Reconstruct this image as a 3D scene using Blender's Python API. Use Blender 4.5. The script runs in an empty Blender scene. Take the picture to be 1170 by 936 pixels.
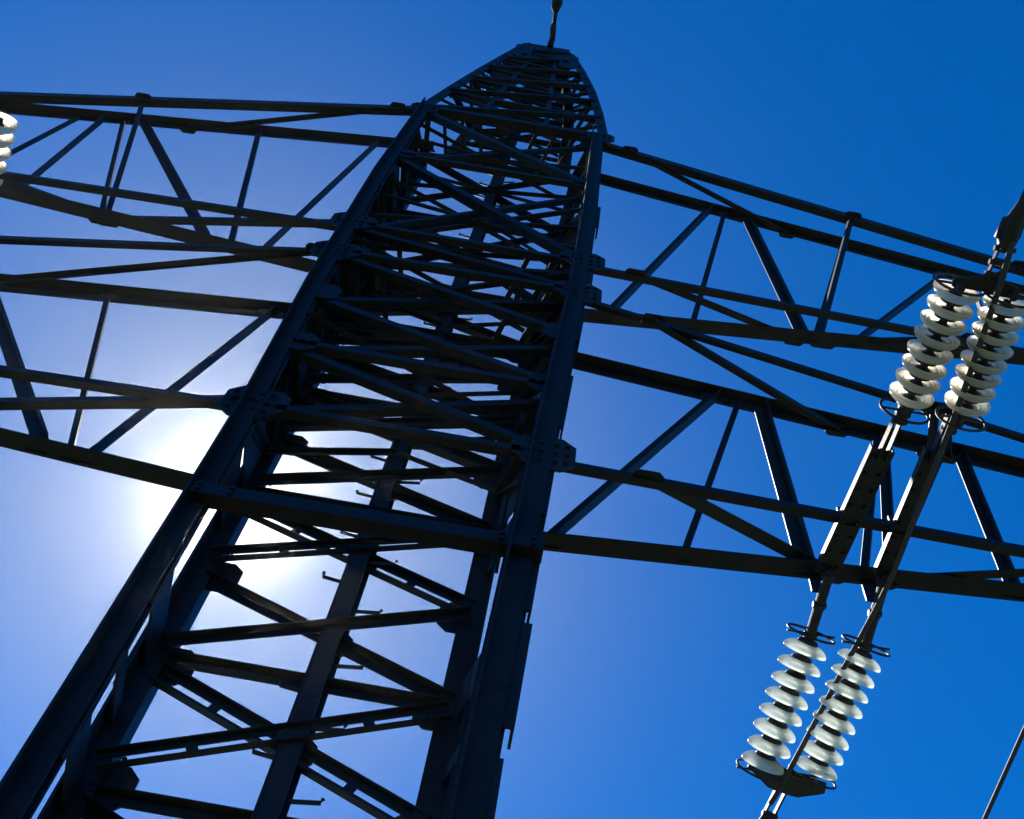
import bpy, bmesh, math, random
from mathutils import Vector, Matrix
random.seed(7)
V = Vector
S = bpy.context.scene
COL = S.collection

# ---------------------------------------------------------------- camera
cam_d = bpy.data.cameras.new('camera')
cam = bpy.data.objects.new('camera', cam_d)
COL.objects.link(cam)
cam_d.sensor_fit = 'HORIZONTAL'
cam_d.sensor_width = 36.0
cam_d.lens = 40.0272
cam_d.clip_start = 0.05
cam_d.clip_end = 6000.0
R_, U_, F_ = V((0.985543, -0.143221, 0.090508)).normalized(), V((-0.168980, -0.869554, 0.464028)).normalized(), V((-0.012243, 0.472614, 0.881185)).normalized()
cam.matrix_world = Matrix(((R_.x, U_.x, -F_.x, 0.7301), (R_.y, U_.y, -F_.y, -3.4409),
                           (R_.z, U_.z, -F_.z, 1.6), (0, 0, 0, 1)))
S.camera = cam

# ---------------------------------------------------------------- sky and sun
SUN = V((-0.233066, 0.557728, 0.796630)).normalized()
EL = math.asin(SUN.z)
AZ = math.atan2(SUN.x, SUN.y)
world = bpy.data.worlds.new('World')
S.world = world
world.use_nodes = True
wn, wl = world.node_tree.nodes, world.node_tree.links
wn.clear()
def wnode(t, **kw):
    n = wn.new(t)
    for k, v in kw.items():
        setattr(n, k, v)
    return n
w_out = wnode('ShaderNodeOutputWorld')
sky = wnode('ShaderNodeTexSky', sky_type='NISHITA')
sky.sun_disc = False
sky.sun_elevation = EL
sky.sun_rotation = AZ
sky.altitude = 300.0
sky.air_density = 1.0
sky.dust_density = 0.0
sky.ozone_density = 3.0
tint = wnode('ShaderNodeMix', data_type='RGBA', blend_type='MULTIPLY')
tint.inputs[0].default_value = 1.0
tint.inputs[7].default_value = SKY_TINT = (0.0, 0.61, 1.28, 1.0)
wl.new(sky.outputs[0], tint.inputs[6])
bg = wnode('ShaderNodeBackground')
bg.inputs[1].default_value = 0.05
wl.new(tint.outputs[2], bg.inputs[0])
# the bright aureole and disc of the sun, by true angle from the sun in the sky
tc = wnode('ShaderNodeTexCoord')
nrm = wnode('ShaderNodeVectorMath', operation='NORMALIZE')
wl.new(tc.outputs['Generated'], nrm.inputs[0])
dot = wnode('ShaderNodeVectorMath', operation='DOT_PRODUCT')
wl.new(nrm.outputs[0], dot.inputs[0])
dot.inputs[1].default_value = SUN
def mth(op, a, b=None):
    n = wnode('ShaderNodeMath', operation=op)
    for i, x in enumerate((a, b)):
        if x is None:
            continue
        if isinstance(x, (int, float)):
            n.inputs[i].default_value = x
        else:
            wl.new(x, n.inputs[i])
    return n.outputs[0]
ang = mth('ARCCOSINE', mth('MINIMUM', dot.outputs['Value'], 0.9999999))
wide = mth('MULTIPLY', mth('EXPONENT', mth('MULTIPLY', mth('MULTIPLY', ang, ang), -1.0 / 0.255 ** 2)), 0.11)
core = mth('MULTIPLY', mth('EXPONENT', mth('MULTIPLY', ang, -1.0 / 0.021)), 3.6)
disc = mth('MULTIPLY', mth('LESS_THAN', ang, math.radians(0.28)), 60.0)
def emit(col, strength):
    n = wnode('ShaderNodeBackground')
    n.inputs[0].default_value = col
    wl.new(strength, n.inputs[1])
    return n.outputs[0]
def add(a, b):
    n = wnode('ShaderNodeAddShader')
    wl.new(a, n.inputs[0]); wl.new(b, n.inputs[1])
    return n.outputs[0]
glow = add(emit((1.0, 0.90, 0.17, 1), wide), emit((1.0, 0.95, 0.86, 1), mth('ADD', core, disc)))
wl.new(add(bg.outputs[0], glow), w_out.inputs[0])

sun_d = bpy.data.lights.new('sun', 'SUN')
sun_d.energy = 5.0
sun_d.angle = math.radians(0.5)
sun_d.color = (1.0, 0.95, 0.86)
sun = bpy.data.objects.new('sun', sun_d)
sun.rotation_euler = SUN.to_track_quat('Z', 'Y').to_euler()
sun.location = SUN * 100
COL.objects.link(sun)

S.view_settings.view_transform = 'Standard'
S.view_settings.look = 'None'
S.view_settings.exposure = 1.3
S.view_settings.gamma = 1.0
S.view_settings.use_curve_mapping = False
S.cycles.max_bounces = 8

# ---------------------------------------------------------------- materials
def new_mat(name):
    m = bpy.data.materials.new(name)
    m.use_nodes = True
    nt = m.node_tree
    return m, nt.nodes, nt.links, nt.nodes['Principled BSDF']
def ramp(n, l, src, stops):
    r = n.new('ShaderNodeValToRGB')
    el = r.color_ramp.elements
    while len(el) < len(stops):
        el.new(0.5)
    for e, (p, c) in zip(el, stops):
        e.position = p; e.color = (*c, 1)
    l.new(src, r.inputs[0])
    return r.outputs[0]
def steel(name, dark, light, rough=0.55, metal=0.55, rust=True, scale=5.0):
    m, n, l, b = new_mat(name)
    t = n.new('ShaderNodeTexCoord')
    x = n.new('ShaderNodeTexNoise'); x.inputs['Scale'].default_value = scale; x.inputs['Detail'].default_value = 8
    x.inputs['Roughness'].default_value = 0.7
    l.new(t.outputs['Object'], x.inputs['Vector'])
    c = ramp(n, l, x.outputs['Fac'], [(0.3, dark), (0.7, light)])
    if rust:
        x2 = n.new('ShaderNodeTexNoise'); x2.inputs['Scale'].default_value = scale * 2.6; x2.inputs['Detail'].default_value = 10
        l.new(t.outputs['Object'], x2.inputs['Vector'])
        f = ramp(n, l, x2.outputs['Fac'], [(0.56, (0, 0, 0)), (0.70, (1, 1, 1))])
        mx = n.new('ShaderNodeMix'); mx.data_type = 'RGBA'
        l.new(f, mx.inputs[0]); l.new(c, mx.inputs[6]); mx.inputs[7].default_value = (0.040, 0.020, 0.014, 1)
        c = mx.outputs[2]
    oi = n.new('ShaderNodeObjectInfo')
    mr = n.new('ShaderNodeMapRange'); mr.inputs[3].default_value = 0.6; mr.inputs[4].default_value = 1.5
    l.new(oi.outputs['Random'], mr.inputs[0])
    hs = n.new('ShaderNodeHueSaturation'); l.new(mr.outputs[0], hs.inputs['Value']); l.new(c, hs.inputs['Color'])
    l.new(hs.outputs[0], b.inputs['Base Color'])
    b.inputs['Metallic'].default_value = metal
    rr = n.new('ShaderNodeMapRange'); rr.inputs[3].default_value = rough - 0.12; rr.inputs[4].default_value = rough + 0.2
    l.new(x.outputs['Fac'], rr.inputs[0]); l.new(rr.outputs[0], b.inputs['Roughness'])
    bp = n.new('ShaderNodeBump'); bp.inputs['Strength'].default_value = 0.25; bp.inputs['Distance'].default_value = 0.004
    x3 = n.new('ShaderNodeTexNoise'); x3.inputs['Scale'].default_value = 60; x3.inputs['Detail'].default_value = 4
    l.new(t.outputs['Object'], x3.inputs['Vector'])
    l.new(x3.outputs['Fac'], bp.inputs['Height']); l.new(bp.outputs[0], b.inputs['Normal'])
    return m
M_STEEL = steel('weathered tower steel', (0.008, 0.010, 0.014), (0.024, 0.027, 0.033))
M_FIT = steel('dark forged fittings', (0.020, 0.021, 0.025), (0.040, 0.041, 0.045), rough=0.62, metal=0.3)
M_CABLE = steel('aged aluminium strand', (0.030, 0.032, 0.036), (0.05, 0.051, 0.054), rough=0.7, metal=0.25, rust=False, scale=40)
def glass(name, body, tr):
    m, n, l, b = new_mat(name)
    out = n['Material Output']
    t = n.new('ShaderNodeTexCoord')
    x = n.new('ShaderNodeTexNoise'); x.inputs['Scale'].default_value = 22; x.inputs['Detail'].default_value = 5
    l.new(t.outputs['Object'], x.inputs['Vector'])
    c = ramp(n, l, x.outputs['Fac'], [(0.25, tuple(v * 0.86 for v in body)), (0.75, body)])
    tl = n.new('ShaderNodeBsdfTranslucent'); l.new(c, tl.inputs[0])
    gl = n.new('ShaderNodeBsdfGlass'); gl.inputs[0].default_value = (*tr, 1); gl.inputs['IOR'].default_value = 1.5
    gl.inputs['Roughness'].default_value = 0.04
    m1 = n.new('ShaderNodeMixShader'); lw = n.new('ShaderNodeLayerWeight'); lw.inputs[0].default_value = 0.5
    mr = n.new('ShaderNodeMapRange'); mr.inputs[1].default_value = 0.0; mr.inputs[2].default_value = 0.6; mr.inputs[3].default_value = 0.32; mr.inputs[4].default_value = 0.0
    l.new(lw.outputs['Facing'], mr.inputs[0]); l.new(mr.outputs[0], m1.inputs[0])
    l.new(tl.outputs[0], m1.inputs[1]); l.new(gl.outputs[0], m1.inputs[2])
    gs = n.new('ShaderNodeBsdfGlossy'); gs.inputs['Roughness'].default_value = 0.15
    m3 = n.new('ShaderNodeMixShader'); m3.inputs[0].default_value = 0.05
    l.new(m1.outputs[0], m3.inputs[1]); l.new(gs.outputs[0], m3.inputs[2])
    l.new(m3.outputs[0], out.inputs['Surface'])
    return m
M_GLASS_A = glass('toughened glass clear green', (0.96, 1.0, 0.985), (0.80, 0.96, 0.92))
M_GLASS_B = glass('toughened glass cream', (1.0, 0.96, 0.86), (0.96, 0.92, 0.80))
def concrete():
    m, n, l, b = new_mat('footing concrete')
    x = n.new('ShaderNodeTexNoise'); x.inputs['Scale'].default_value = 9; x.inputs['Detail'].default_value = 9
    l.new(ramp(n, l, x.outputs['Fac'], [(0.3, (0.22, 0.21, 0.19)), (0.7, (0.36, 0.35, 0.32))]), b.inputs['Base Color'])
    b.inputs['Roughness'].default_value = 0.9
    return m
M_CONC = concrete()
def grass_mat():
    m, n, l, b = new_mat('field ground')
    x = n.new('ShaderNodeTexNoise'); x.inputs['Scale'].default_value = 400; x.inputs['Detail'].default_value = 10
    t = n.new('ShaderNodeTexCoord'); l.new(t.outputs['Generated'], x.inputs['Vector'])
    l.new(ramp(n, l, x.outputs['Fac'], [(0.3, (0.022, 0.034, 0.016)), (0.6, (0.034, 0.048, 0.024)), (0.8, (0.050, 0.046, 0.032))]), b.inputs['Base Color'])
    b.inputs['Roughness'].default_value = 0.95
    return m
M_GRASS = grass_mat()

# ---------------------------------------------------------------- helpers
def obj(name, bm, mat, parent=None, smooth=False):
    me = bpy.data.meshes.new(name)
    bmesh.ops.recalc_face_normals(bm, faces=bm.faces[:])
    bm.to_mesh(me); bm.free()
    me.materials.append(mat)
    if smooth:
        for p in me.polygons:
            p.use_smooth = True
    o = bpy.data.objects.new(name, me)
    COL.objects.link(o)
    if parent is not None:
        o.parent = parent
    return o
def tag(o, label, cat, group=None):
    o['label'] = label; o['category'] = cat
    if group:
        o['group'] = group
    return o
def thing(name, label, cat, loc=(0, 0, 0), group=None):
    o = bpy.data.objects.new(name, None)
    o.empty_display_size = 0.3
    o.location = loc
    COL.objects.link(o)
    bpy.context.view_layer.update()
    return tag(o, label, cat, group)
def prism(bm, A, B, prof, ax, ay):
    """extrude a closed profile [(u, v)] from A to B along axes ax, ay"""
    A, B = V(A), V(B)
    a = [bm.verts.new(A + ax * u + ay * v) for u, v in prof]
    b = [bm.verts.new(B + ax * u + ay * v) for u, v in prof]
    k = len(prof)
    for i in range(k):
        bm.faces.new((a[i], a[(i + 1) % k], b[(i + 1) % k], b[i]))
    bm.faces.new(a[::-1]); bm.faces.new(b)
def frame(A, B, n):
    d = (V(B) - V(A)).normalized()
    n = V(n) - d * d.dot(V(n))
    if n.length < 1e-4:
        n = V((0.3, 0.2, 1)) - d * d.dot(V((0.3, 0.2, 1)))
    n.normalize()
    return d, n, d.cross(n).normalized()
def angle_bar(bm, A, B, w, n, t=None, flip=1, off=0.0, lift=0.0):
    """steel angle: one flange in the face whose outward normal is n, the other pointing inward"""
    d, n, s = frame(A, B, n)
    t = t or max(0.007, w * 0.11)
    s = s * flip
    A, B = V(A) + s * off + n * lift, V(B) + s * off + n * lift
    h = w / 2
    prof = [(-h, 0), (h, 0), (h, -w), (h - t, -w), (h - t, -t), (-h, -t)]
    prism(bm, A, B, prof, s, n)
def flat_bar(bm, A, B, w, t, n):
    d, n, s = frame(A, B, n)
    prism(bm, A, B, [(-w / 2, -t / 2), (w / 2, -t / 2), (w / 2, t / 2), (-w / 2, t / 2)], s, n)
def channel(bm, A, B, w, dep, n, t=0.009):
    d, n, s = frame(A, B, n)
    h = w / 2
    prism(bm, A, B, [(-h, 0), (h, 0), (h, -dep), (h - t, -dep), (h - t, -t), (-h + t, -t), (-h + t, -dep), (-h, -dep)], s, n)
def tube(bm, pts, r, seg=8):
    pts = [V(p) for p in pts]
    rings = []
    for i, p in enumerate(pts):
        d = (pts[min(i + 1, len(pts) - 1)] - pts[max(i - 1, 0)]).normalized()
        ref = V((0, 0, 1)) if abs(d.z) < 0.9 else V((1, 0, 0))
        a = d.cross(ref).normalized(); b = d.cross(a)
        rr = r[i] if isinstance(r, (list, tuple)) else r
        rings.append([bm.verts.new(p + (a * math.cos(2 * math.pi * k / seg) + b * math.sin(2 * math.pi * k / seg)) * rr) for k in range(seg)])
    for u, v in zip(rings, rings[1:]):
        for k in range(seg):
            bm.faces.new((u[k], u[(k + 1) % seg], v[(k + 1) % seg], v[k]))
    bm.faces.new(rings[0][::-1]); bm.faces.new(rings[-1])
def lathe(bm, base, axis, prof, seg=28):
    """revolve [(r, h)] round axis from base"""
    axis = V(axis).normalized(); base = V(base)
    ref = V((0, 0, 1)) if abs(axis.z) < 0.9 else V((1, 0, 0))
    a = axis.cross(ref).normalized(); b = axis.cross(a)
    rings = []
    for r, h in prof:
        if r < 1e-5:
            rings.append([bm.verts.new(base + axis * h)])
        else:
            rings.append([bm.verts.new(base + axis * h + (a * math.cos(2 * math.pi * k / seg) + b * math.sin(2 * math.pi * k / seg)) * r) for k in range(seg)])
    for u, v in zip(rings, rings[1:]):
        for k in range(seg):
            q = (k + 1) % seg
            if len(u) == 1 and len(v) == 1:
                continue
            if len(u) == 1:
                bm.faces.new((u[0], v[q], v[k]))
            elif len(v) == 1:
                bm.faces.new((u[k], u[q], v[0]))
            else:
                bm.faces.new((u[k], u[q], v[q], v[k]))
def torus(bm, c, axis, R, r, seg=40, sec=8):
    axis = V(axis).normalized(); c = V(c)
    ref = V((0, 0, 1)) if abs(axis.z) < 0.9 else V((1, 0, 0))
    a = axis.cross(ref).normalized(); b = axis.cross(a)
    rings = []
    for i in range(seg):
        th = 2 * math.pi * i / seg
        e = a * math.cos(th) + b * math.sin(th)
        rings.append([bm.verts.new(c + e * (R + r * math.cos(2 * math.pi * k / sec)) + axis * (r * math.sin(2 * math.pi * k / sec))) for k in range(sec)])
    for i in range(seg):
        u, v = rings[i], rings[(i + 1) % seg]
        for k in range(sec):
            bm.faces.new((u[k], u[(k + 1) % sec], v[(k + 1) % sec], v[k]))
def bolt(bm, p, n, r=0.013, h=0.014):
    d = V(n).normalized()
    ref = V((0, 0, 1)) if abs(d.z) < 0.9 else V((1, 0, 0))
    a = d.cross(ref).normalized(); b = d.cross(a)
    prof = [(r * math.cos(k * math.pi / 3), r * math.sin(k * math.pi / 3)) for k in range(6)]
    prism(bm, V(p), V(p) + d * h, prof, a, b)
def plate(bm, c, ax, ay, w, h, t, cut=0.25):
    """octagonal gusset plate centred on c in the plane ax, ay"""
    ax = V(ax).normalized(); ay = V(ay); ay = (ay - ax * ax.dot(ay)).normalized(); n = ax.cross(ay)
    k = cut * min(w, h)
    o = [(-w/2 + k, -h/2), (w/2 - k, -h/2), (w/2, -h/2 + k), (w/2, h/2 - k), (w/2 - k, h/2), (-w/2 + k, h/2), (-w/2, h/2 - k), (-w/2, -h/2 + k)]
    prism(bm, V(c) - n * t / 2, V(c) + n * t / 2, o, ax, ay)
def lerp_tab(tab, z):
    if z <= tab[0][0]:
        return tab[0][1]
    for (z0, x0), (z1, x1) in zip(tab, tab[1:]):
        if z <= z1:
            return x0 + (x1 - x0) * (z - z0) / (z1 - z0)
    return tab[-1][1]

# ---------------------------------------------------------------- ground
bm = bmesh.new()
N = 60
for j in range(N + 1):
    for i in range(N + 1):
        x = (i / N * 2 - 1); y = (j / N * 2 - 1)
        X = 2500 * x * abs(x); Y = 2500 * y * abs(y)
        far = min(1.0, max(0.0, (math.hypot(X, Y) - 15) / 200))
        bm.verts.new((X, Y, far * (1.6 * math.sin(X * 0.011) * math.cos(Y * 0.009))))
bm.verts.ensure_lookup_table()
for j in range(N):
    for i in range(N):
        q = j * (N + 1) + i
        bm.faces.new((bm.verts[q], bm.verts[q + 1], bm.verts[q + N + 2], bm.verts[q + N + 1]))
g = obj('ground', bm, M_GRASS); g['kind'] = 'structure'

# ---------------------------------------------------------------- thin forward-scattering volume, added so glow veils the bars near the sun
bm = bmesh.new()
prism(bm, (0, 0, -4.0), (0, 0, 30.0), [(-2520, -2520), (2520, -2520), (2520, 2520), (-2520, 2520)], V((1, 0, 0)), V((0, 1, 0)))
hm = bpy.data.materials.new('thin haze')
hm.use_nodes = True
hn = hm.node_tree.nodes
hn.clear()
ho = hn.new('ShaderNodeOutputMaterial')
hv = hn.new('ShaderNodeVolumePrincipled')
hv.inputs['Color'].default_value = (0.95, 0.96, 1.0, 1)
hv.inputs['Density'].default_value = HAZE_DENSITY = 0.00012
hv.inputs['Anisotropy'].default_value = 0.92
hm.node_tree.links.new(hv.outputs[0], ho.inputs['Volume'])
hz = obj('added_haze', bm, hm)
hz['kind'] = 'stuff'

# ---------------------------------------------------------------- the tower
YN, YF = -0.30, 0.30
# outer edge of every leg by height (the tower widens a little up to its upper crossarms)
NL = [(0, -0.72), (4.6, -0.757), (6.7, -0.79), (8.6, -0.88), (11.2, -0.944), (14.1, -0.94)]
NR = [(0, 0.80), (4.5, 0.845), (7.4, 0.945), (9.2, 1.02), (11.2, 1.057), (14.1, 1.066)]
FL = [(0, -0.82), (4.7, -0.83), (8.1, -0.84), (9.7, -0.86), (11.9, -0.90), (14.1, -0.935)]
FR = [(0, 0.66), (5.0, 0.69), (8.2, 0.73), (9.5, 0.75), (12.8, 0.88), (14.1, 0.91)]
def leg_x(tab, z, sx, w=0.13):
    return lerp_tab(tab, z) - sx * w / 2
Z_TOP = 14.1
tower = thing('lattice_tower', 'tall dark steel lattice power tower with two long pairs of crossarms and a tapering peak', 'tower', (0, 0, 0))
LEGS = {'NL': (NL, -1, YN), 'NR': (NR, 1, YN), 'FL': (FL, -1, YF), 'FR': (FR, 1, YF)}
for key, (tab, sx, y) in LEGS.items():
    near = y < 0
    w = (0.112 if sx < 0 else 0.155) if near else (0.112 if sx < 0 else 0.135)
    zs = [0.35] + [z for z, _ in tab[1:-1]] + [13.96 if near else Z_TOP]
    bm = bmesh.new()
    for z0, z1 in zip(zs, zs[1:]):
        A = V((leg_x(tab, z0, sx, w), y, z0)); B = V((leg_x(tab, z1, sx, w), y, z1 + 0.001))
        # angle section, corner outwards
        n = V((0, -1 if near else 1, 0))
        d, nn, s = frame(A, B, n)
        fl = 1 if s.x * sx > 0 else -1
        angle_bar(bm, A, B, w, n, t=0.014, flip=fl)
        # doubled inner angle, back to back
        angle_bar(bm, A, B, w * 0.8, -n, t=0.012, flip=-fl if d.cross(-nn).x * sx > 0 else fl, lift=-0.03)
    leg = obj('leg', bm, M_STEEL, tower)
    # splice plates with bolts where leg lengths meet
    for z in {'NL': (4.65, 5.55, 6.45, 7.5, 8.5, 9.6, 11.35), 'NR': (4.45, 5.2, 5.92, 6.75, 7.65, 8.8, 9.9, 11.2), 'FL': (5.6, 7.3, 9.2, 12.0), 'FR': (5.5, 7.0, 8.8, 12.4)}[key]:
        bm = bmesh.new()
        L = random.uniform(0.50, 0.72)
        ex = random.uniform(0.010, 0.036)
        yo = -1 if near else 1
        x0, x1 = lerp_tab(tab, z - L / 2) + sx * (ex - (w + ex) / 2), lerp_tab(tab, z + L / 2) + sx * (ex - (w + ex) / 2)
        A = V((x0, y + yo * 0.013, z - L / 2)); B = V((x1, y + yo * 0.013, z + L / 2))
        flat_bar(bm, A, B, w + ex, 0.014, (0, 1, 0))
        e = V((sx * ((w + ex) / 2 - 0.007), -yo * 0.060, 0))
        flat_bar(bm, A + e, B + e, 0.10, 0.013, (1, 0, 0))
        for k in range(7):
            for u in (-0.04, 0.04):
                bolt(bm, A.lerp(B, (k + 0.5) / 7) + V((u, yo * 0.007, 0)), (0, yo, 0))
        obj('splice_plate', bm, M_STEEL, leg)
    bm = bmesh.new()
    c = V((leg_x(tab, 0, sx, w), y, 0))
    prism(bm, c + V((0, 0, -0.3)), c + V((0, 0, 0.33)), [(-0.2, -0.2), (0.2, -0.2), (0.2, 0.2), (-0.2, 0.2)], V((1, 0, 0)), V((0, 1, 0)))
    flat_bar(bm, c + V((-0.15, 0, 0.345)), c + V((0.15, 0, 0.345)), 0.3, 0.02, (0, 0, 1))
    obj('footing', bm, M_CONC, tower)

def fx(side, near, z):
    """inner node on a leg at height z"""
    tab, sx, y = LEGS[('N' if near else 'F') + ('L' if side < 0 else 'R')]
    return V((lerp_tab(tab, z) - sx * 0.075, y, z))
def face_bar(name, A, B, w, n, mat=M_STEEL, parent=None, flip=1, lift=0.0, double=0.0, bolts=True):
    bm = bmesh.new()
    if double:
        angle_bar(bm, A, B, w, n, flip=flip, off=double / 2, lift=lift)
        angle_bar(bm, A, B, w, n, flip=-flip, off=double / 2, lift=lift)
        d, nn, s = frame(A, B, n)
        L = (V(B) - V(A)).length
        for k in range(1, 4):
            c = V(A).lerp(V(B), k / 4) + nn * (lift - 0.01)
            flat_bar(bm, c - s * double / 2, c + s * double / 2, 0.05, 0.008, nn)
    else:
        angle_bar(bm, A, B, w, n, flip=flip, lift=lift)
    if bolts:
        d, nn, s = frame(A, B, n)
        for P, sg in ((V(A), 1), (V(B), -1)):
            for k in (0.05, 0.11):
                bolt(bm, P + d * sg * k + nn * (lift - 0.002), nn, r=0.012, h=0.016)
    return obj(name, bm, mat, tower if parent is None else parent)
for key in ('NL', 'NR'):
    tab, sx, y = LEGS[key]
    for z in (6.97, 9.36, 10.03, 13.86):
        bm = bmesh.new()
        c = V((lerp_tab(tab, z) - sx * 0.04, y - 0.03, z))
        plate(bm, c, (1, 0, 0), (0, 0, 1), 0.30, 0.34, 0.012)
        for u in (-0.10, -0.04, 0.04, 0.10):
            for v in (-0.09, 0.0, 0.09):
                bolt(bm, c + V((u, -0.006, v)), (0, -1, 0))
        obj('gusset_plate', bm, M_STEEL, tower)
def gusset(c, n, w=0.22, h=0.20, parent=None):
    bm = bmesh.new()
    plate(bm, c, (1, 0, 0) if abs(V(n).x) < 0.5 else (0, 1, 0), (0, 0, 1), w, h, 0.01)
    return obj('gusset_plate', bm, M_STEEL, tower if parent is None else parent)

# far face: crossed diagonals between the legs, meeting on the centre post
FAR = [(0.6, 1.5, 1), (1.65, 2.35, 1), (2.5, 3.15, 1), (3.3, 3.95, 1), (4.08, 4.70, 1), (4.87, 5.50, 2), (5.62, 6.21, 1), (6.32, 6.90, 2),
       (7.05, 7.62, 1), (7.72, 8.28, 2), (8.38, 8.92, 1), (9.02, 9.42, 1), (9.55, 10.25, 2), (10.45, 12.15, 1), (12.3, 14.1, 1)]
for z0, z1, dbl in FAR:
    n = (0, 1, 0)
    dd = 0.075 if dbl == 2 else 0.0
    w = (0.055 if dbl == 2 else 0.075) * (0.78 if z0 < 7 else 0.85)
    face_bar('diagonal_brace', fx(-1, False, z1), fx(1, False, z0), w, n, lift=0.02, double=dd)
    face_bar('diagonal_brace', fx(-1, False, z0), fx(1, False, z1), w * 0.8, n, lift=-0.05, double=dd * 0.8)
    zm = (z0 + z1) / 2
    gusset((0, YF + 0.03, zm), (0, 1, 0), 0.16, 0.18)
    if zm > 4:
        for s in (-1, 1):
            p = fx(s, False, z0 - 0.04)
            gusset(p + V((-s * 0.06, 0.035, 0)), (0, 1, 0), 0.22, 0.24)
for z in (0.5, 1.58, 2.42, 3.22, 4.02, 4.77, 5.60, 6.97, 8.33, 9.47, 10.35, 12.22, 14.12):
    face_bar('horizontal_strut', fx(-1, False, z), fx(1, False, z), 0.10 if z > 6.9 and z not in (8.33, 12.22) else 0.055, (0, 1, 0), lift=0.035)
# near face: braced from the lower crossarms upwards
NEAR = [(7.05, 7.75, 1), (7.85, 8.55, 1), (8.65, 9.35, 1), (9.45, 9.95, 1), (10.1, 12.0, 1), (12.1, 13.8, 1)]
for z0, z1, dbl in NEAR:
    n = (0, -1, 0)
    big = z1 - z0 > 1
    face_bar('diagonal_brace', fx(-1, True, z1), fx(1, True, z0), 0.06 if not big else 0.075, n, lift=0.02)
    face_bar('diagonal_brace', fx(-1, True, z0), fx(1, True, z1), 0.06 if not big else 0.05, n, lift=-0.05)
    for s in (-1, 1):
        gusset(fx(s, True, z0 - 0.04) + V((-s * 0.06, -0.03, 0)), n, 0.22, 0.24)
for z in (0.5, 6.97, 7.8, 9.40, 10.02, 12.05, 13.95):
    face_bar('horizontal_strut', fx(-1, True, z), fx(1, True, z), 0.10 if z in (13.95,) else 0.055, (0, -1, 0), lift=0.035)
bm = bmesh.new()
BA, BB = ((-0.769, -0.4, 5.994), (0.92, -0.4, 6.014))
angle_bar(bm, BA, BB, 0.085, (0, -1, 0), t=0.012, flip=1)
for u in (0.03, 0.12, 0.88, 0.97):
    for k in (-0.02, 0.02):
        bolt(bm, V(BA).lerp(V(BB), u) + V((0, -0.002, k)), (0, -1, 0))
obj('belt_beam', bm, M_STEEL, tower)
# thin secondary members that fill the panels of the upper body
for z0, z1, dbl in [p for p in FAR if p[0] > 6.9]:
    zm = (z0 + z1) / 2
    for s in (-1, 1):
        face_bar('secondary_brace', fx(s, False, zm + 0.03), V((s * 0.02, YF, z0 + 0.02 if (z0 * 7) % 2 < 1 else z1 - 0.02)), 0.034, (0, 1, 0), bolts=False, lift=-0.075)
        if z1 - z0 > 1:
            face_bar('secondary_brace', fx(s, False, z0 + 0.25 * (z1 - z0)), fx(-s, False, zm), 0.036, (0, 1, 0), bolts=False, lift=-0.10)
for z0, z1, dbl in NEAR:
    zm = (z0 + z1) / 2
    if z1 - z0 > 1:
        for s in (-1, 1):
            face_bar('secondary_brace', fx(s, True, z0 + 0.3 * (z1 - z0)), fx(-s, True, zm + 0.2), 0.036, (0, -1, 0), bolts=False, lift=-0.11)
for z in (8.3, 9.8, 11.4, 13.3):
    face_bar('plan_brace', fx(-1, True, z), fx(1, False, z + 0.05), 0.04, (0, 0, -1), bolts=False)
    if int(z * 10) % 2 == 0:
        face_bar('plan_brace', fx(1, True, z - 0.05), fx(-1, False, z), 0.04, (0, 0, -1), bolts=False, lift=-0.06)
# side faces: narrow faces between the near and the far leg of each side
def side_pt(s, near, z):
    p = fx(s, near, z)
    return p + V((s * 0.035, 0.03 if near else -0.03, 0))
zz = [0.5, 1.3, 2.1, 2.9, 3.7]
ups = [6.9, 7.45, 8.0, 8.55, 9.1, 9.65, 10.2, 10.95, 11.7, 12.45, 13.2, 14.0]
for s in (-1, 1):
    for i, (z0, z1) in enumerate(list(zip(ups, ups[1:]))):
        a, b = (True, False) if i % 2 == 0 else (False, True)
        face_bar('side_brace', side_pt(s, a, z0), side_pt(s, b, z1), 0.05, (s, 0, 0), bolts=False)
        face_bar('side_strut', side_pt(s, True, z1), side_pt(s, False, z1), 0.05, (s, 0, 0), bolts=False, lift=-0.01)
    for z in (0.8, 1.6, 2.4, 3.2, 4.0, 4.72, 5.15, 5.62, 6.72):
        bm = bmesh.new()
        A, B = side_pt(s, True, z), side_pt(s, False, z)
        L = {5.15: 0.10, 6.1: 0.12, 4.72: 0.2}.get(z, 0.26)
        flat_bar(bm, A, B, L, 0.012, (s, 0, 0))
        for k in (0.06, 0.94):
            for u in (-0.3, 0.3):
                bolt(bm, A.lerp(B, k) + V((s * 0.006, 0, u * L)), (s, 0, 0))
        obj('batten_plate', bm, M_STEEL, tower)
# lacing plates that close most of the narrow side faces above the lower crossarms
for s in (-1, 1):
    z = 6.98
    while z < (12.3 if s < 0 else 11.3):
        L = random.uniform(0.42, 0.60)
        bm = bmesh.new()
        A, B = side_pt(s, True, z + L / 2), side_pt(s, False, z + L / 2)
        flat_bar(bm, A, B, L, 0.010, (s, 0, 0))
        for k in (0.05, 0.95):
            for u in (-0.38, -0.13, 0.13, 0.38):
                bolt(bm, A.lerp(B, k) + V((s * 0.005, 0, u * L)), (s, 0, 0))
        obj('side_plate', bm, M_STEEL, tower)
        z += L + random.uniform(0.03, 0.14)
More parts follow.
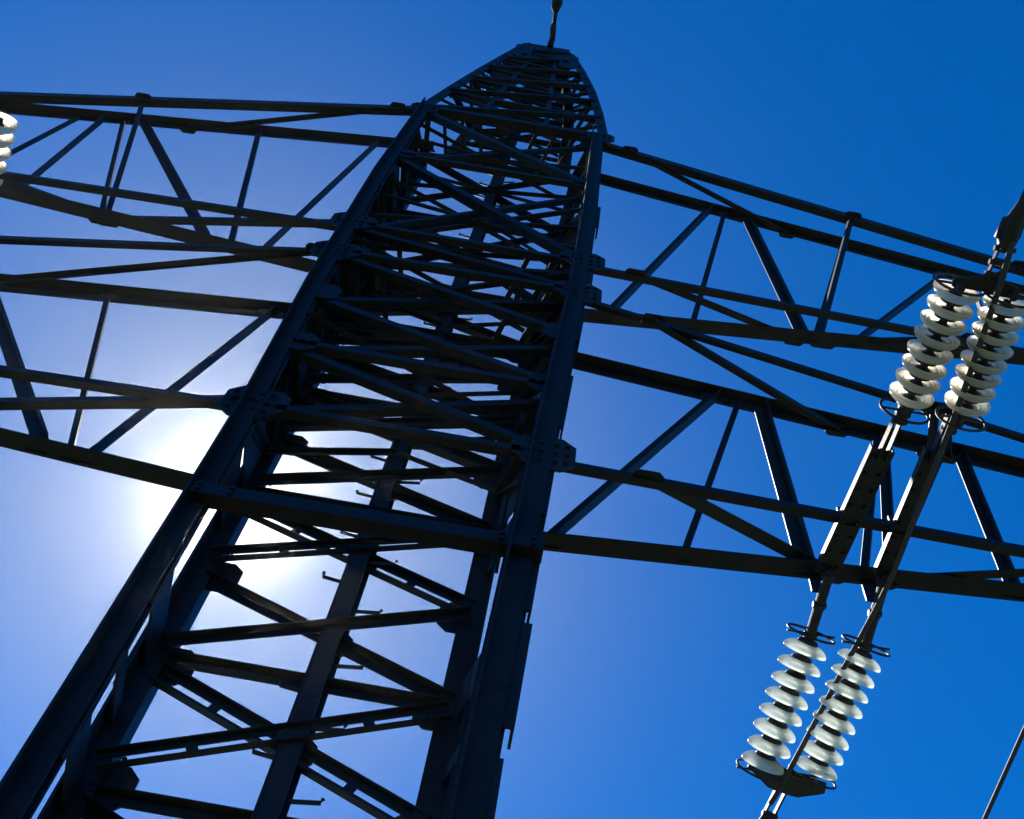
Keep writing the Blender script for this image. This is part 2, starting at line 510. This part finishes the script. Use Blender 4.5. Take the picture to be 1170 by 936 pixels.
# plan bracing at the crossarm levels
for z, n in ((9.42, 3), (10.1, 3), (14.0, 4)):
    for k in range(n):
        for s in (-1, 1):
            xa = s * (0.92 - 0.20 * k); xb = s * (0.80 - 0.20 * k)
            face_bar('plan_brace', (xa + 0.03, YN + 0.02, z - 0.07), (xb - 0.02, YF - 0.02, z + 0.02), 0.04, (0, 0, -1), bolts=False)

# centre post with step bolts, on the far face
bm = bmesh.new()
angle_bar(bm, (-0.02, YF + 0.055, 0.3), (0.0, YF + 0.055, 14.1), 0.115, (0, 1, 0), t=0.012)
angle_bar(bm, (-0.02, YF - 0.055, 0.3), (0.0, YF - 0.055, 14.1), 0.09, (0, -1, 0), t=0.012, flip=-1)
post = obj('centre_post', bm, M_STEEL, tower)
k = 0
z = 3.0
while z < 14.0:
    sx = 1 if k % 2 else -1
    bm = bmesh.new()
    j = random.uniform(-0.012, 0.012)
    tube(bm, [(sx * 0.04, YF + 0.0, z), (sx * 0.17, YF - 0.01 + j, z + 0.01 + j), (sx * 0.175, YF - 0.01 + j, z + 0.04)], 0.0105, 6)
    obj('step_bolt', bm, M_FIT, post)
    z += 0.21; k += 1

# ---------------------------------------------------------------- crossarms
CH = {'1R': {'NT': ((0.93, -0.299, 13.843), (5.4, -0.064, 12.636)), 'FT': ((0.93, 0.299, 14.366), (5.4, 0.064, 12.054)), 'NB': ((0.93, -0.299, 10.031), (5.4, -0.064, 10.377)), 'FB': ((0.93, 0.299, 10.326), (5.4, 0.064, 10.583))},
      '1L': {'NT': ((-0.93, -0.299, 13.981), (-5.4, -0.064, 12.485)), 'FT': ((-0.93, 0.299, 14.436), (-5.4, 0.064, 12.35)), 'NB': ((-0.93, -0.299, 10.008), (-5.4, -0.064, 10.448)), 'FB': ((-0.93, 0.299, 10.348), (-5.4, 0.064, 10.605))},
      '2R': {'NT': ((0.93, -0.3, 9.36), (4.6, -0.188, 8.318)), 'FT': ((0.93, 0.3, 9.447), (4.6, 0.188, 8.626)), 'NB': ((0.93, -0.3, 6.961), (4.6, -0.188, 7.052)), 'FB': ((0.93, 0.3, 7.021), (4.6, 0.188, 7.27))},
      '2L': {'NT': ((-0.93, -0.3, 9.42), (-4.6, -0.188, 8.368)), 'FT': ((-0.93, 0.3, 9.477), (-4.6, 0.188, 8.608)), 'NB': ((-0.93, -0.3, 6.992), (-4.6, -0.188, 7.024)), 'FB': ((-0.93, 0.3, 6.979), (-4.6, 0.188, 7.225))}}
BRACES = [('1R', 'FT', 'FB', (2.313, 0.222, 13.651), (1.238, 0.278, 10.344), 0.085),
    ('1R', 'FT', 'FB', (2.473, 0.214, 13.568), (1.969, 0.24, 10.386), 0.05),
    ('1R', 'FT', 'FB', (2.693, 0.203, 13.454), (2.885, 0.193, 10.439), 0.08),
    ('1R', 'NT', 'FB', (3.692, -0.152, 13.097), (3.047, 0.185, 10.448), 0.05),
    ('1R', 'FT', 'FB', (3.641, 0.154, 12.964), (2.996, 0.187, 10.445), 0.05),
    ('1R', 'FT', 'FB', (4.575, 0.107, 12.481), (3.325, 0.171, 10.464), 0.075),
    ('1R', 'NT', 'FT', (1.357, -0.271, 13.728), (3.113, 0.181, 13.237), 0.055),
    ('1R', 'NB', 'FB', (1.397, -0.269, 10.067), (2.827, 0.196, 10.435), 0.06),
    ('1R', 'FB', 'NB', (3.09, 0.183, 10.45), (4.17, -0.127, 10.282), 0.055),
    ('1R', 'FT', 'NT', (4.8, 0.095, 12.365), (5.309, -0.069, 12.661), 0.05),
    ('1L', 'FT', 'FB', (-1.443, 0.267, 14.197), (-1.691, 0.254, 10.392), 0.07),
    ('1L', 'FT', 'FB', (-2.64, 0.206, 13.638), (-1.941, 0.242, 10.406), 0.06),
    ('1L', 'FT', 'FB', (-3.733, 0.15, 13.128), (-2.149, 0.231, 10.418), 0.075),
    ('1L', 'NT', 'FB', (-3.687, -0.152, 13.058), (-3.029, 0.186, 10.469), 0.05),
    ('1L', 'FT', 'FB', (-3.899, 0.141, 13.05), (-3.067, 0.184, 10.471), 0.05),
    ('1L', 'FT', 'FB', (-4.077, 0.132, 12.968), (-3.841, 0.144, 10.515), 0.07),
    ('1L', 'NT', 'FT', (-1.192, -0.28, 13.894), (-3.31, 0.171, 13.325), 0.05),
    ('1L', 'NB', 'FB', (-0.901, -0.295, 10.005), (-2.989, 0.188, 10.466), 0.055),
    ('1L', 'FB', 'NB', (-3.087, 0.183, 10.472), (-4.282, -0.122, 10.338), 0.06),
    ('2R', 'FT', 'FB', (2.083, 0.262, 9.189), (0.976, 0.295, 7.024), 0.085),
    ('2R', 'FT', 'FB', (2.259, 0.257, 9.15), (1.764, 0.271, 7.077), 0.045),
    ('2R', 'FT', 'FB', (2.407, 0.252, 9.117), (2.47, 0.251, 7.125), 0.085),
    ('2R', 'FT', 'FB', (3.235, 0.228, 8.931), (2.815, 0.24, 7.149), 0.045),
    ('2R', 'FT', 'FB', (3.275, 0.227, 8.922), (2.968, 0.236, 7.159), 0.06),
    ('2R', 'FT', 'FB', (3.787, 0.212, 8.808), (3.693, 0.214, 7.208), 0.065),
    ('2R', 'NT', 'FT', (1.521, -0.279, 9.192), (2.97, 0.236, 8.991), 0.065),
    ('2R', 'NB', 'FB', (1.448, -0.281, 6.974), (2.635, 0.246, 7.136), 0.08),
    ('2R', 'FB', 'NB', (2.945, 0.237, 7.157), (4.207, -0.199, 7.043), 0.055),
    ('2R', 'NT', 'FT', (3.444, -0.222, 8.646), (3.599, 0.217, 8.85), 0.05),
    ('2R', 'NT', 'FT', (3.523, -0.219, 8.624), (3.716, 0.214, 8.824), 0.05),
    ('2L', 'FT', 'FB', (-1.298, 0.285, 9.39), (-1.718, 0.273, 7.032), 0.075),
    ('2L', 'FT', 'FB', (-2.451, 0.251, 9.117), (-1.822, 0.27, 7.039), 0.045),
    ('2L', 'FT', 'FB', (-3.264, 0.227, 8.925), (-1.994, 0.265, 7.05), 0.085),
    ('2L', 'NT', 'FT', (-0.986, -0.294, 9.404), (-3.521, 0.22, 8.864), 0.045),
    ('2L', 'NB', 'FB', (-0.8, -0.3, 6.99), (-3.055, 0.233, 7.121), 0.055)]
FLIP = {}
CHW = {'NT1': 0.11, 'FT1': 0.10, 'NB1': 0.055, 'FB1': 0.12, 'NT2': 0.06, 'FT2': 0.10, 'NB2': 0.05, 'FB2': 0.122}
arms = {}
for a in ('1R', '1L', '2R', '2L'):
    bm = bmesh.new()
    sx = 1 if a[1] == 'R' else -1
    for c in ('NT', 'FT', 'NB', 'FB'):
        A, B = V(CH[a][c][0]), V(CH[a][c][1])
        B = A.lerp(B, 1.002)
        # run the chord inwards to the tower leg
        A = A - (B - A).normalized() * 0.12
        n = V((0, -1 if c[0] == 'N' else 1, 0))
        d, nn, s = frame(A, B, n)
        want = 1 if c[1] == 'T' else -1
        angle_bar(bm, A, B, CHW[c + a[0]], n, t=0.012, flip=1 if s.z * want > 0 else -1)
    # end frame at the tip
    tips = [V(CH[a][c][1]) for c in ('NT', 'FT', 'FB', 'NB')]
    for i in range(4):
        angle_bar(bm, tips[i], tips[(i + 1) % 4], 0.06, (sx, 0, 0), lift=0.02)
    arms[a] = obj('crossarm', bm, M_STEEL, tower)
    arms[a]['label'] = {'1R': 'upper crossarm to the right of the peak', '1L': 'upper crossarm to the left of the peak',
                        '2R': 'lower crossarm to the right carrying insulators', '2L': 'lower crossarm to the left beside the sun'}[a]
    # continuations of the lattice outside the photograph, towards the tip
    def cp(c, x):
        A, B = V(CH[a][c][0]), V(CH[a][c][1])
        return A.lerp(B, (x - abs(A.x)) / (abs(B.x) - abs(A.x)))
    ext = {'1R': [('FB', 4.55, 'FT', 4.8)], '1L': [('FT', 4.3, 'FB', 4.35), ('FB', 4.4, 'FT', 4.9)],
           '2R': [('FB', 3.8, 'FT', 4.5)], '2L': [('FT', 3.35, 'FB', 3.3), ('FB', 3.35, 'FT', 4.2)]}[a]
    for c0, x0, c1, x1 in ext:
        face_bar('lattice_brace', cp(c0, x0), cp(c1, x1), 0.05, (0, 1, 0), parent=arms[a])
    for c0, x0, c1, x1, w in ([('NB', 1.05, 'NT', 1.15, 0.045)]):
        pass
for a, c0, c1, A, B, w in BRACES:
    A, B = V(A), V(B)
    cc = c0 + c1
    if cc == 'FTFB':
        n = (0, 1, 0); lift = -0.02
    elif cc in ('NTFT', 'FTNT'):
        n = (0, 0, 1); lift = -0.01
    elif cc in ('NBFB', 'FBNB'):
        n = (0, 0, -1); lift = -0.01
    else:
        n = (0.2, -1, -0.3); lift = -0.02
    face_bar('lattice_brace', A, B, w, n, parent=arms[a], lift=lift, flip=FLIP.get(cc, 1))
    if cc == 'FTFB':
        for P in (A, B):
            gusset(P + V((0, -0.02, 0)), (0, 1, 0), 0.20 if w > 0.06 else 0.13, 0.14, parent=arms[a])
    else:
        for P in (A, B):
            bm = bmesh.new(); plate(bm, P + V((0, 0.0, -0.006)), (1, 0, 0), (0, 1, 0), 0.17, 0.10, 0.008)
            obj('gusset_plate', bm, M_STEEL, arms[a])
# strain beams under the lower right arm, the insulators pull on both ends of them
ZS = 6.9
for A, B, w in (((2.607, -0.72, ZS + 0.02), (2.537, 0.11, ZS + 0.03), 0.125), ((2.871, -0.76, ZS + 0.02), (2.843, 0.06, ZS + 0.03), 0.105)):
    bm = bmesh.new()
    channel(bm, A, B, w, 0.05, (0, 0, -1))
    dv = (V(B) - V(A)).normalized()
    for e in (-0.022, 0.022):
        flat_bar(bm, V(A) + V((e, 0.06, 0)), V(A) - dv * 0.22 + V((e * 0.8, 0, 0)), 0.05, 0.010, (1, 0, 0))
    for k in range(8):
        t = (k + 0.5) / 8
        for u in (-0.045, 0.045):
            bolt(bm, V(A).lerp(V(B), t) + V((u * w / 0.15, 0, -0.002)), (0, 0, -1))
    for y in (-0.235, 0.225):
        t = (y - A[1]) / (B[1] - A[1])
        c = V(A).lerp(V(B), t)
        flat_bar(bm, c + V((0, 0, -0.02)), c + V((0, 0, 0.16)), 0.09, 0.012, (0, 1, 0))
    obj('strain_beam', bm, M_STEEL, arms['2R'])

# ---------------------------------------------------------------- the peak
PB = {'NL': V((-0.935, -0.30, 14.05)), 'NR': V((1.064, -0.30, 13.95)), 'FL': V((-0.61, 0.30, 14.35)), 'FR': V((0.69, 0.30, 14.28))}
PT = {'NL': V((-0.19, -0.15, 19.35)), 'NR': V((0.49, -0.15, 19.10)), 'FL': V((-0.08, 0.13, 19.5)), 'FR': V((0.37, 0.13, 19.4))}
bm = bmesh.new()
def bulge(k, t):
    p = PB[k].lerp(PT[k], t)
    b = math.sin(math.pi * t) * (0.03 if k[1] == 'L' else 0.09)
    return p + V((-b if k[1] == 'L' else b, 0, 0))
for k in PB:
    for i in range(4):
        angle_bar(bm, bulge(k, i / 4), bulge(k, (i + 1) / 4 + 0.003), 0.115 if k[0] == 'N' else 0.16, (0, -1 if k[0] == 'N' else 1, 0), flip=1 if k[1] == 'R' else -1)
peak = obj('tower_peak', bm, M_STEEL, tower)
LV = [0.0, 0.2, 0.38, 0.55, 0.72, 0.88, 1.0]
def pp(k, t):
    return bulge(k, t)
for i, t in enumerate(LV[1:-1]):
    for a, b, n in (('NL', 'NR', (0, -1, 0)), ('FL', 'FR', (0, 1, 0)), ('NL', 'FL', (-1, 0, 0)), ('NR', 'FR', (1, 0, 0))):
        face_bar('horizontal_strut', pp(a, t), pp(b, t), 0.06, n, parent=peak, bolts=False, lift=-0.01)
for i, (t0, t1) in enumerate(zip(LV, LV[1:])):
    for a, b, n in (('NL', 'NR', (0, -1, 0)), ('FL', 'FR', (0, 1, 0))):
        face_bar('diagonal_brace', pp(a, t0), pp(b, t1), 0.055, n, parent=peak, bolts=False, lift=0.02)
        face_bar('diagonal_brace', pp(b, t0), pp(a, t1), 0.055, n, parent=peak, bolts=False, lift=-0.04)
    for a, b, n in (('NL', 'FL', (-1, 0, 0)), ('NR', 'FR', (1, 0, 0))):
        if i % 2:
            a, b = b, a
        face_bar('side_brace', pp(a, t0), pp(b, t1), 0.05, n, parent=peak, bolts=False)
for t in (0.1, 0.29, 0.46, 0.63, 0.8):
    face_bar('secondary_brace', pp('NL', t), pp('FR', t + 0.03), 0.035, (0, 0, -1), parent=peak, bolts=False)
    face_bar('secondary_brace', pp('NR', t), pp('FL', t - 0.02), 0.035, (0, 0, -1), parent=peak, bolts=False, lift=-0.05)
    face_bar('secondary_brace', pp('FL', t), pp('FR', t), 0.04, (0, 1, 0), parent=peak, bolts=False)
# posts standing in the near and far face of the peak
for a, b, n, ts in (('NL', 'NR', (0, -1, 0), (0.30, 0.68)), ('FL', 'FR', (0, 1, 0), (0.46,))):
    for u in ts:
        face_bar('face_post', pp(a, 0.0).lerp(pp(b, 0.0), u), pp(a, 0.97).lerp(pp(b, 0.97), u), 0.06 if n[1] < 0 else 0.13, n, parent=peak, bolts=False, lift=-0.02)
bm = bmesh.new()
c = (PT['NL'] + PT['NR'] + PT['FL'] + PT['FR']) / 4
prof = [(PT[k].x - c.x, PT[k].y - c.y) for k in ('NL', 'NR', 'FR', 'FL')]
prof = [(u * 0.93, v * 0.95) for u, v in prof]
prism(bm, c + V((0, 0, -1.0)), c + V((0, 0, 0.12)), prof, V((1, 0, 0)), V((0, 1, 0)))
prism(bm, c + V((0, 0, 0.12)), c + V((0, 0, 0.30)), [(u * 0.6, v * 0.7) for u, v in prof], V((1, 0, 0)), V((0, 1, 0)))
for s in (-1, 1):
    flat_bar(bm, c + V((s * 0.30, -0.2, -1.03)), c + V((s * 0.30, 0.2, -1.03)), 0.08, 0.05, (0, 0, 1))
for k in PT:
    plate(bm, PT[k] + V((0, -0.03 if k[0] == 'N' else 0.03, -0.75)), (1, 0, 0), (0, 0, 1), 0.26, 0.9, 0.012)
obj('cap', bm, M_STEEL, peak)

# ---------------------------------------------------------------- insulators
def disc_mesh(s, r, deep):
    bm = bmesh.new()
    prof = [(0.050, 0.032), (0.066, 0.034), (0.088, 0.042), (0.108, 0.055), (0.124, 0.072), (0.135, 0.092), (0.140, 0.112), (0.139, 0.124), (0.134, 0.126),
            (0.128, 0.112), (0.119, 0.096), (0.113, 0.114), (0.107, 0.114), (0.101, 0.086), (0.091, 0.108), (0.084, 0.108),
            (0.077, 0.070), (0.062, 0.080), (0.040, 0.068), (0.020, 0.066)]
    prof = [(a * r / 0.14, (0.046 + (h - 0.046) * deep) * s / 0.134) for a, h in prof]
    lathe(bm, (0, 0, 0), (0, 0, 1), prof, 32)
    return bm
def cap_mesh(s):
    bm = bmesh.new()
    k = s / 0.134
    lathe(bm, (0, 0, 0), (0, 0, 1), [(0.0, 0.0), (0.030, 0.0), (0.040, 0.004 * k), (0.054, 0.012 * k), (0.060, 0.028 * k), (0.062, 0.054 * k), (0.056, 0.0605 * k), (0.0, 0.060 * k)], 20)
    lathe(bm, (0, 0, 0), (0, 0, 1), [(0.0, 0.06 * k), (0.040, 0.066 * k), (0.034, 0.088 * k), (0.022, 0.100 * k), (0.018, 0.128 * k), (0.020, 0.134 * k), (0.0, 0.138 * k)], 14)
    return bm
def ins_string(label, A, B, nd, glass, r=0.127, group='glass insulator strings on the crossarms', rings=(True, True), tail=None):
    """string of cap-and-pin discs from A (tower end) to B (line end)"""
    A, B = V(A), V(B)
    d = (B - A).normalized()
    pitch = (B - A).length / nd
    root = thing('insulator_string', label, 'insulator', A, group)
    rot = d.to_track_quat('Z', 'Y')
    gm = None
    for i in range(nd):
        if gm is None:
            o = obj('glass_disc', disc_mesh(pitch, r, 0.78 if glass is M_GLASS_A else 1.0), glass, root, smooth=True)
            c = obj('metal_cap', cap_mesh(pitch), M_FIT, o, smooth=True)
            gm = (o.data, c.data)
        else:
            o = bpy.data.objects.new('glass_disc', gm[0]); COL.objects.link(o); o.parent = root
            c = bpy.data.objects.new('metal_cap', gm[1]); COL.objects.link(c); c.parent = o
        o.rotation_mode = 'QUATERNION'
        wob = random.uniform(-0.03, 0.03)
        o.rotation_quaternion = (d + V((wob, 0, random.uniform(-0.03, 0.03)))).normalized().to_track_quat('Z', 'Y')
        o.location = d * (i * pitch)
    for e, on in zip((0.0, 1.0), rings):
        if not on:
            continue
        bm = bmesh.new()
        ctr = d * ((B - A).length * e) + d * (-0.03 if e == 0 else 0.02)
        torus(bm, ctr, d, r * 1.08, 0.0075)
        tube(bm, [ctr - V((r * 1.08, 0, 0)), ctr, ctr + V((r * 1.08, 0, 0))], 0.007, 6)
        obj('grading_ring', bm, M_FIT, root, smooth=True)
    if tail:
        bm = bmesh.new()
        T = V(tail) - A
        lat = T.normalized().cross(V((0, 0, 1))).normalized() * 0.022
        tube(bm, [T, T * 0.94, T * 0.06, T * 0.0], [0.020, 0.030, 0.030, 0.018], 12)
        for e in (0.06, 0.5, 0.92):
            tube(bm, [T * e - lat * 1.7, T * e + lat * 1.7], 0.018, 8)
            tube(bm, [T * (e - 0.04), T * (e + 0.04)], 0.036, 10)
        obj('link_rod', bm, M_FIT, root)
    return root
ins_string('string of greenish glass discs below the lower arm, left one of the bottom pair', (2.552, 0.545, 6.90), (2.418, 1.262, 6.566), 8, M_GLASS_A, tail=(2.539, 0.06, ZS))
ins_string('greenish glass disc string below the lower arm, the one crossed by the jumper cable', (2.872, 0.556, 6.895), (2.721, 1.240, 6.576), 8, M_GLASS_A, tail=(2.845, 0.03, ZS))
ins_string('string of cream glass discs over the upper right arm, left of its twin', (2.636, -1.005, ZS), (2.680, -1.665, ZS), 8, M_GLASS_B, r=0.114, tail=(2.632, -0.9, ZS + 0.01))
ins_string('string of cream glass discs at the right edge, in front of the upper arm', (2.923, -1.015, ZS), (2.932, -1.645, ZS), 8, M_GLASS_B, r=0.114, tail=(2.885, -0.9, ZS + 0.01))
ins_string('cream glass insulator string under the upper left arm at the left edge', (-4.02, 0.22, 10.2), (-3.733, -0.62, 10.2), 7, M_GLASS_B, r=0.14, rings=(True, False), tail=(-4.05, 0.20, 10.46))

# far yoke with its clamp and conductor
yk = thing('yoke_plate', 'dark steel yoke plate joining the bottom ends of the two lowest glass strings', 'yoke plate', (2.567, 1.292, 6.553))
yd = V((-0.165, 0.895, -0.417)).normalized(); yx = (V((1, 0, 0)) - yd * yd.x).normalized(); yz = yx.cross(yd)
yk.rotation_euler = Matrix((yx, yd, yz)).transposed().to_euler()
bm = bmesh.new()
prism(bm, (0, 0, -0.011), (0, 0, 0.011), [(-0.22, -0.05), (0.23, -0.05), (0.24, 0.01), (0.10, 0.085), (-0.08, 0.085), (-0.23, 0.01)], V((1, 0, 0)), V((0, 1, 0)))
prism(bm, (0, 0.018, -0.045), (0, 0.018, -0.025), [(-0.20, -0.05), (0.20, -0.05), (0.20, 0.0), (0.06, 0.06), (-0.06, 0.06), (-0.20, 0.0)], V((1, 0, 0)), V((0, 1, 0)))
for x in (-0.158, 0.162):
    tube(bm, [(x, -0.03, -0.06), (x, -0.03, 0.03)], 0.022, 10)
obj('plate', bm, M_FIT, yk)
bm = bmesh.new()
for s in (-1, 1):
    flat_bar(bm, (s * 0.028, 0.05, -0.01), (s * 0.028 - 0.02, 0.24, -0.01), 0.04, 0.012, (1, 0, 0))
tube(bm, [(-0.04, 0.06, -0.01), (0.04, 0.06, -0.01)], 0.018, 8)
tube(bm, [(-0.06, 0.235, -0.01), (0.03, 0.235, -0.01)], 0.018, 8)
obj('clevis', bm, M_FIT, yk)
bm = bmesh.new()
tube(bm, [(-0.015, 0.22, -0.01), (-0.025, 0.30, -0.01), (-0.03, 0.42, -0.01), (-0.035, 0.60, -0.01)], [0.03, 0.045, 0.04, 0.022], 10)
obj('dead_end_clamp', bm, M_FIT, yk, smooth=True)
def line_wire(label, pts, r, group=None):
    bm = bmesh.new()
    tube(bm, pts, r, 8)
    o = obj('power_line', bm, M_CABLE, None, smooth=True)
    return tag(o, label, 'power line', group)
def span(A, d, L, sag, n=40):
    A = V(A); out = []
    for i in range(n + 1):
        t = i / n
        p = A + V(d) * (L * t)
        p.z -= 4 * sag * t * (1 - t)
        out.append(p)
    return out
line_wire('conductor running from the clamp below the lowest glass strings', span((2.455, 1.80, 6.315), (-0.06, 1, 0.04), 55, 4.2), 0.013)

# near yoke, hardware and conductor
yk = thing('strain_yoke', 'dark steel yoke and tension clamp above the upper right arm at the right edge', 'yoke plate', (2.81, -1.70, ZS))
bm = bmesh.new()
prism(bm, (0, 0, -0.009), (0, 0, 0.009), [(-0.16, 0.03), (0.155, 0.03), (0.16, -0.012), (0.06, -0.045), (-0.03, -0.045), (-0.165, -0.012)], V((1, 0, 0)), V((0, 1, 0)))
for x in (-0.13, 0.125):
    tube(bm, [(x, 0.02, -0.05), (x, 0.02, 0.03)], 0.02, 10)
obj('plate', bm, M_FIT, yk)
bm = bmesh.new()
for s in (-1, 1):
    flat_bar(bm, (0.02 + s * 0.035, -0.03, 0), (0.02 + s * 0.030, -0.20, 0), 0.03, 0.010, (1, 0, 0))
for y in (-0.06, -0.12, -0.19):
    tube(bm, [(-0.03, y, 0), (0.07, y, 0)], 0.014, 8)
obj('clevis', bm, M_FIT, yk)
bm = bmesh.new()
tube(bm, [(0.02, -0.18, 0), (0.015, -0.24, 0), (0.015, -0.33, 0), (0.03, -0.42, 0.0), (0.04, -0.6, 0)], [0.03, 0.05, 0.042, 0.03, 0.018], 10)
tube(bm, [(0.05, -0.25, 0.02), (0.06, -0.36, 0.03)], [0.03, 0.02], 8)
tube(bm, [(-0.025, -0.24, 0.0), (-0.02, -0.34, 0.01)], [0.026, 0.018], 8)
obj('dead_end_clamp', bm, M_FIT, yk, smooth=True)
line_wire('conductor running off from the tension clamp at the right edge', span((2.85, -2.28, ZS), (0.02, -1, 0), 120, 2.0), 0.013)
# jumper loop under the arm
def smooth_path(ctrl, n=10):
    out = []
    P = [V(ctrl[0])] + [V(c) for c in ctrl] + [V(ctrl[-1])]
    for i in range(1, len(P) - 2):
        p0, p1, p2, p3 = P[i - 1:i + 3]
        for k in range(n):
            t = k / n
            out.append(0.5 * ((2 * p1) + (-p0 + p2) * t + (2 * p0 - 5 * p1 + 4 * p2 - p3) * t * t + (-p0 + 3 * p1 - 3 * p2 + p3) * t ** 3))
    out.append(V(ctrl[-1]))
    return out
bm = bmesh.new()
tube(bm, smooth_path([(2.835, -1.95, ZS - 0.04), (2.848, -1.70, ZS - 0.055), (2.862, -1.05, ZS - 0.06), (2.852, -0.5, ZS - 0.065), (2.846, 0.05, ZS - 0.06), (2.757, 0.672, 6.80), (2.546, 1.29, 6.51), (2.50, 1.42, 6.46)]), 0.015, 10)
tag(obj('jumper_cable', bm, M_CABLE, None, smooth=True), 'dark jumper cable passing under the lower right arm between the glass strings', 'cable')
# lone conductor at the lower right
line_wire('single thin wire crossing the bottom right corner', [(3.49, -60, 7.2), (3.505, -20, 6.35), (3.512, -6, 6.21), (3.514, 0.36, 6.2), (3.530, 1.0, 6.2), (3.57, 3, 6.2), (3.9, 20, 6.4), (4.8, 70, 7.6)], 0.0125)
# earth wire at the peak
gw = thing('ground_wire', 'earth wire with its clamp running off from the tip of the tower peak', 'power line', (0.16, -0.2, 19.5))
bm = bmesh.new()
tube(bm, [(0.0, 0.05, -0.06), (0.0, -0.08, -0.01), (0.0, -0.18, 0.0), (0.0, -0.28, 0.0)], [0.05, 0.035, 0.05, 0.035], 8)
tube(bm, [(0.045, -0.02, -0.08), (0.04, -0.15, -0.02)], 0.012, 6)
obj('shackle', bm, M_FIT, gw, smooth=True)
bm = bmesh.new()
tube(bm, [(0.0, -0.27, 0.0), (0.0, -0.42, 0.0), (-0.01, -0.50, 0.0), (0.0, -0.58, 0.0), (0.01, -0.75, 0.0)], [0.035, 0.03, 0.07, 0.085, 0.03], 8)
obj('dead_end_clamp', bm, M_FIT, gw, smooth=True)
bm = bmesh.new()
tube(bm, span((0.01, -0.7, 0), (0, -1, 0), 120, 1.5), 0.012, 8)
obj('wire', bm, M_CABLE, gw, smooth=True)
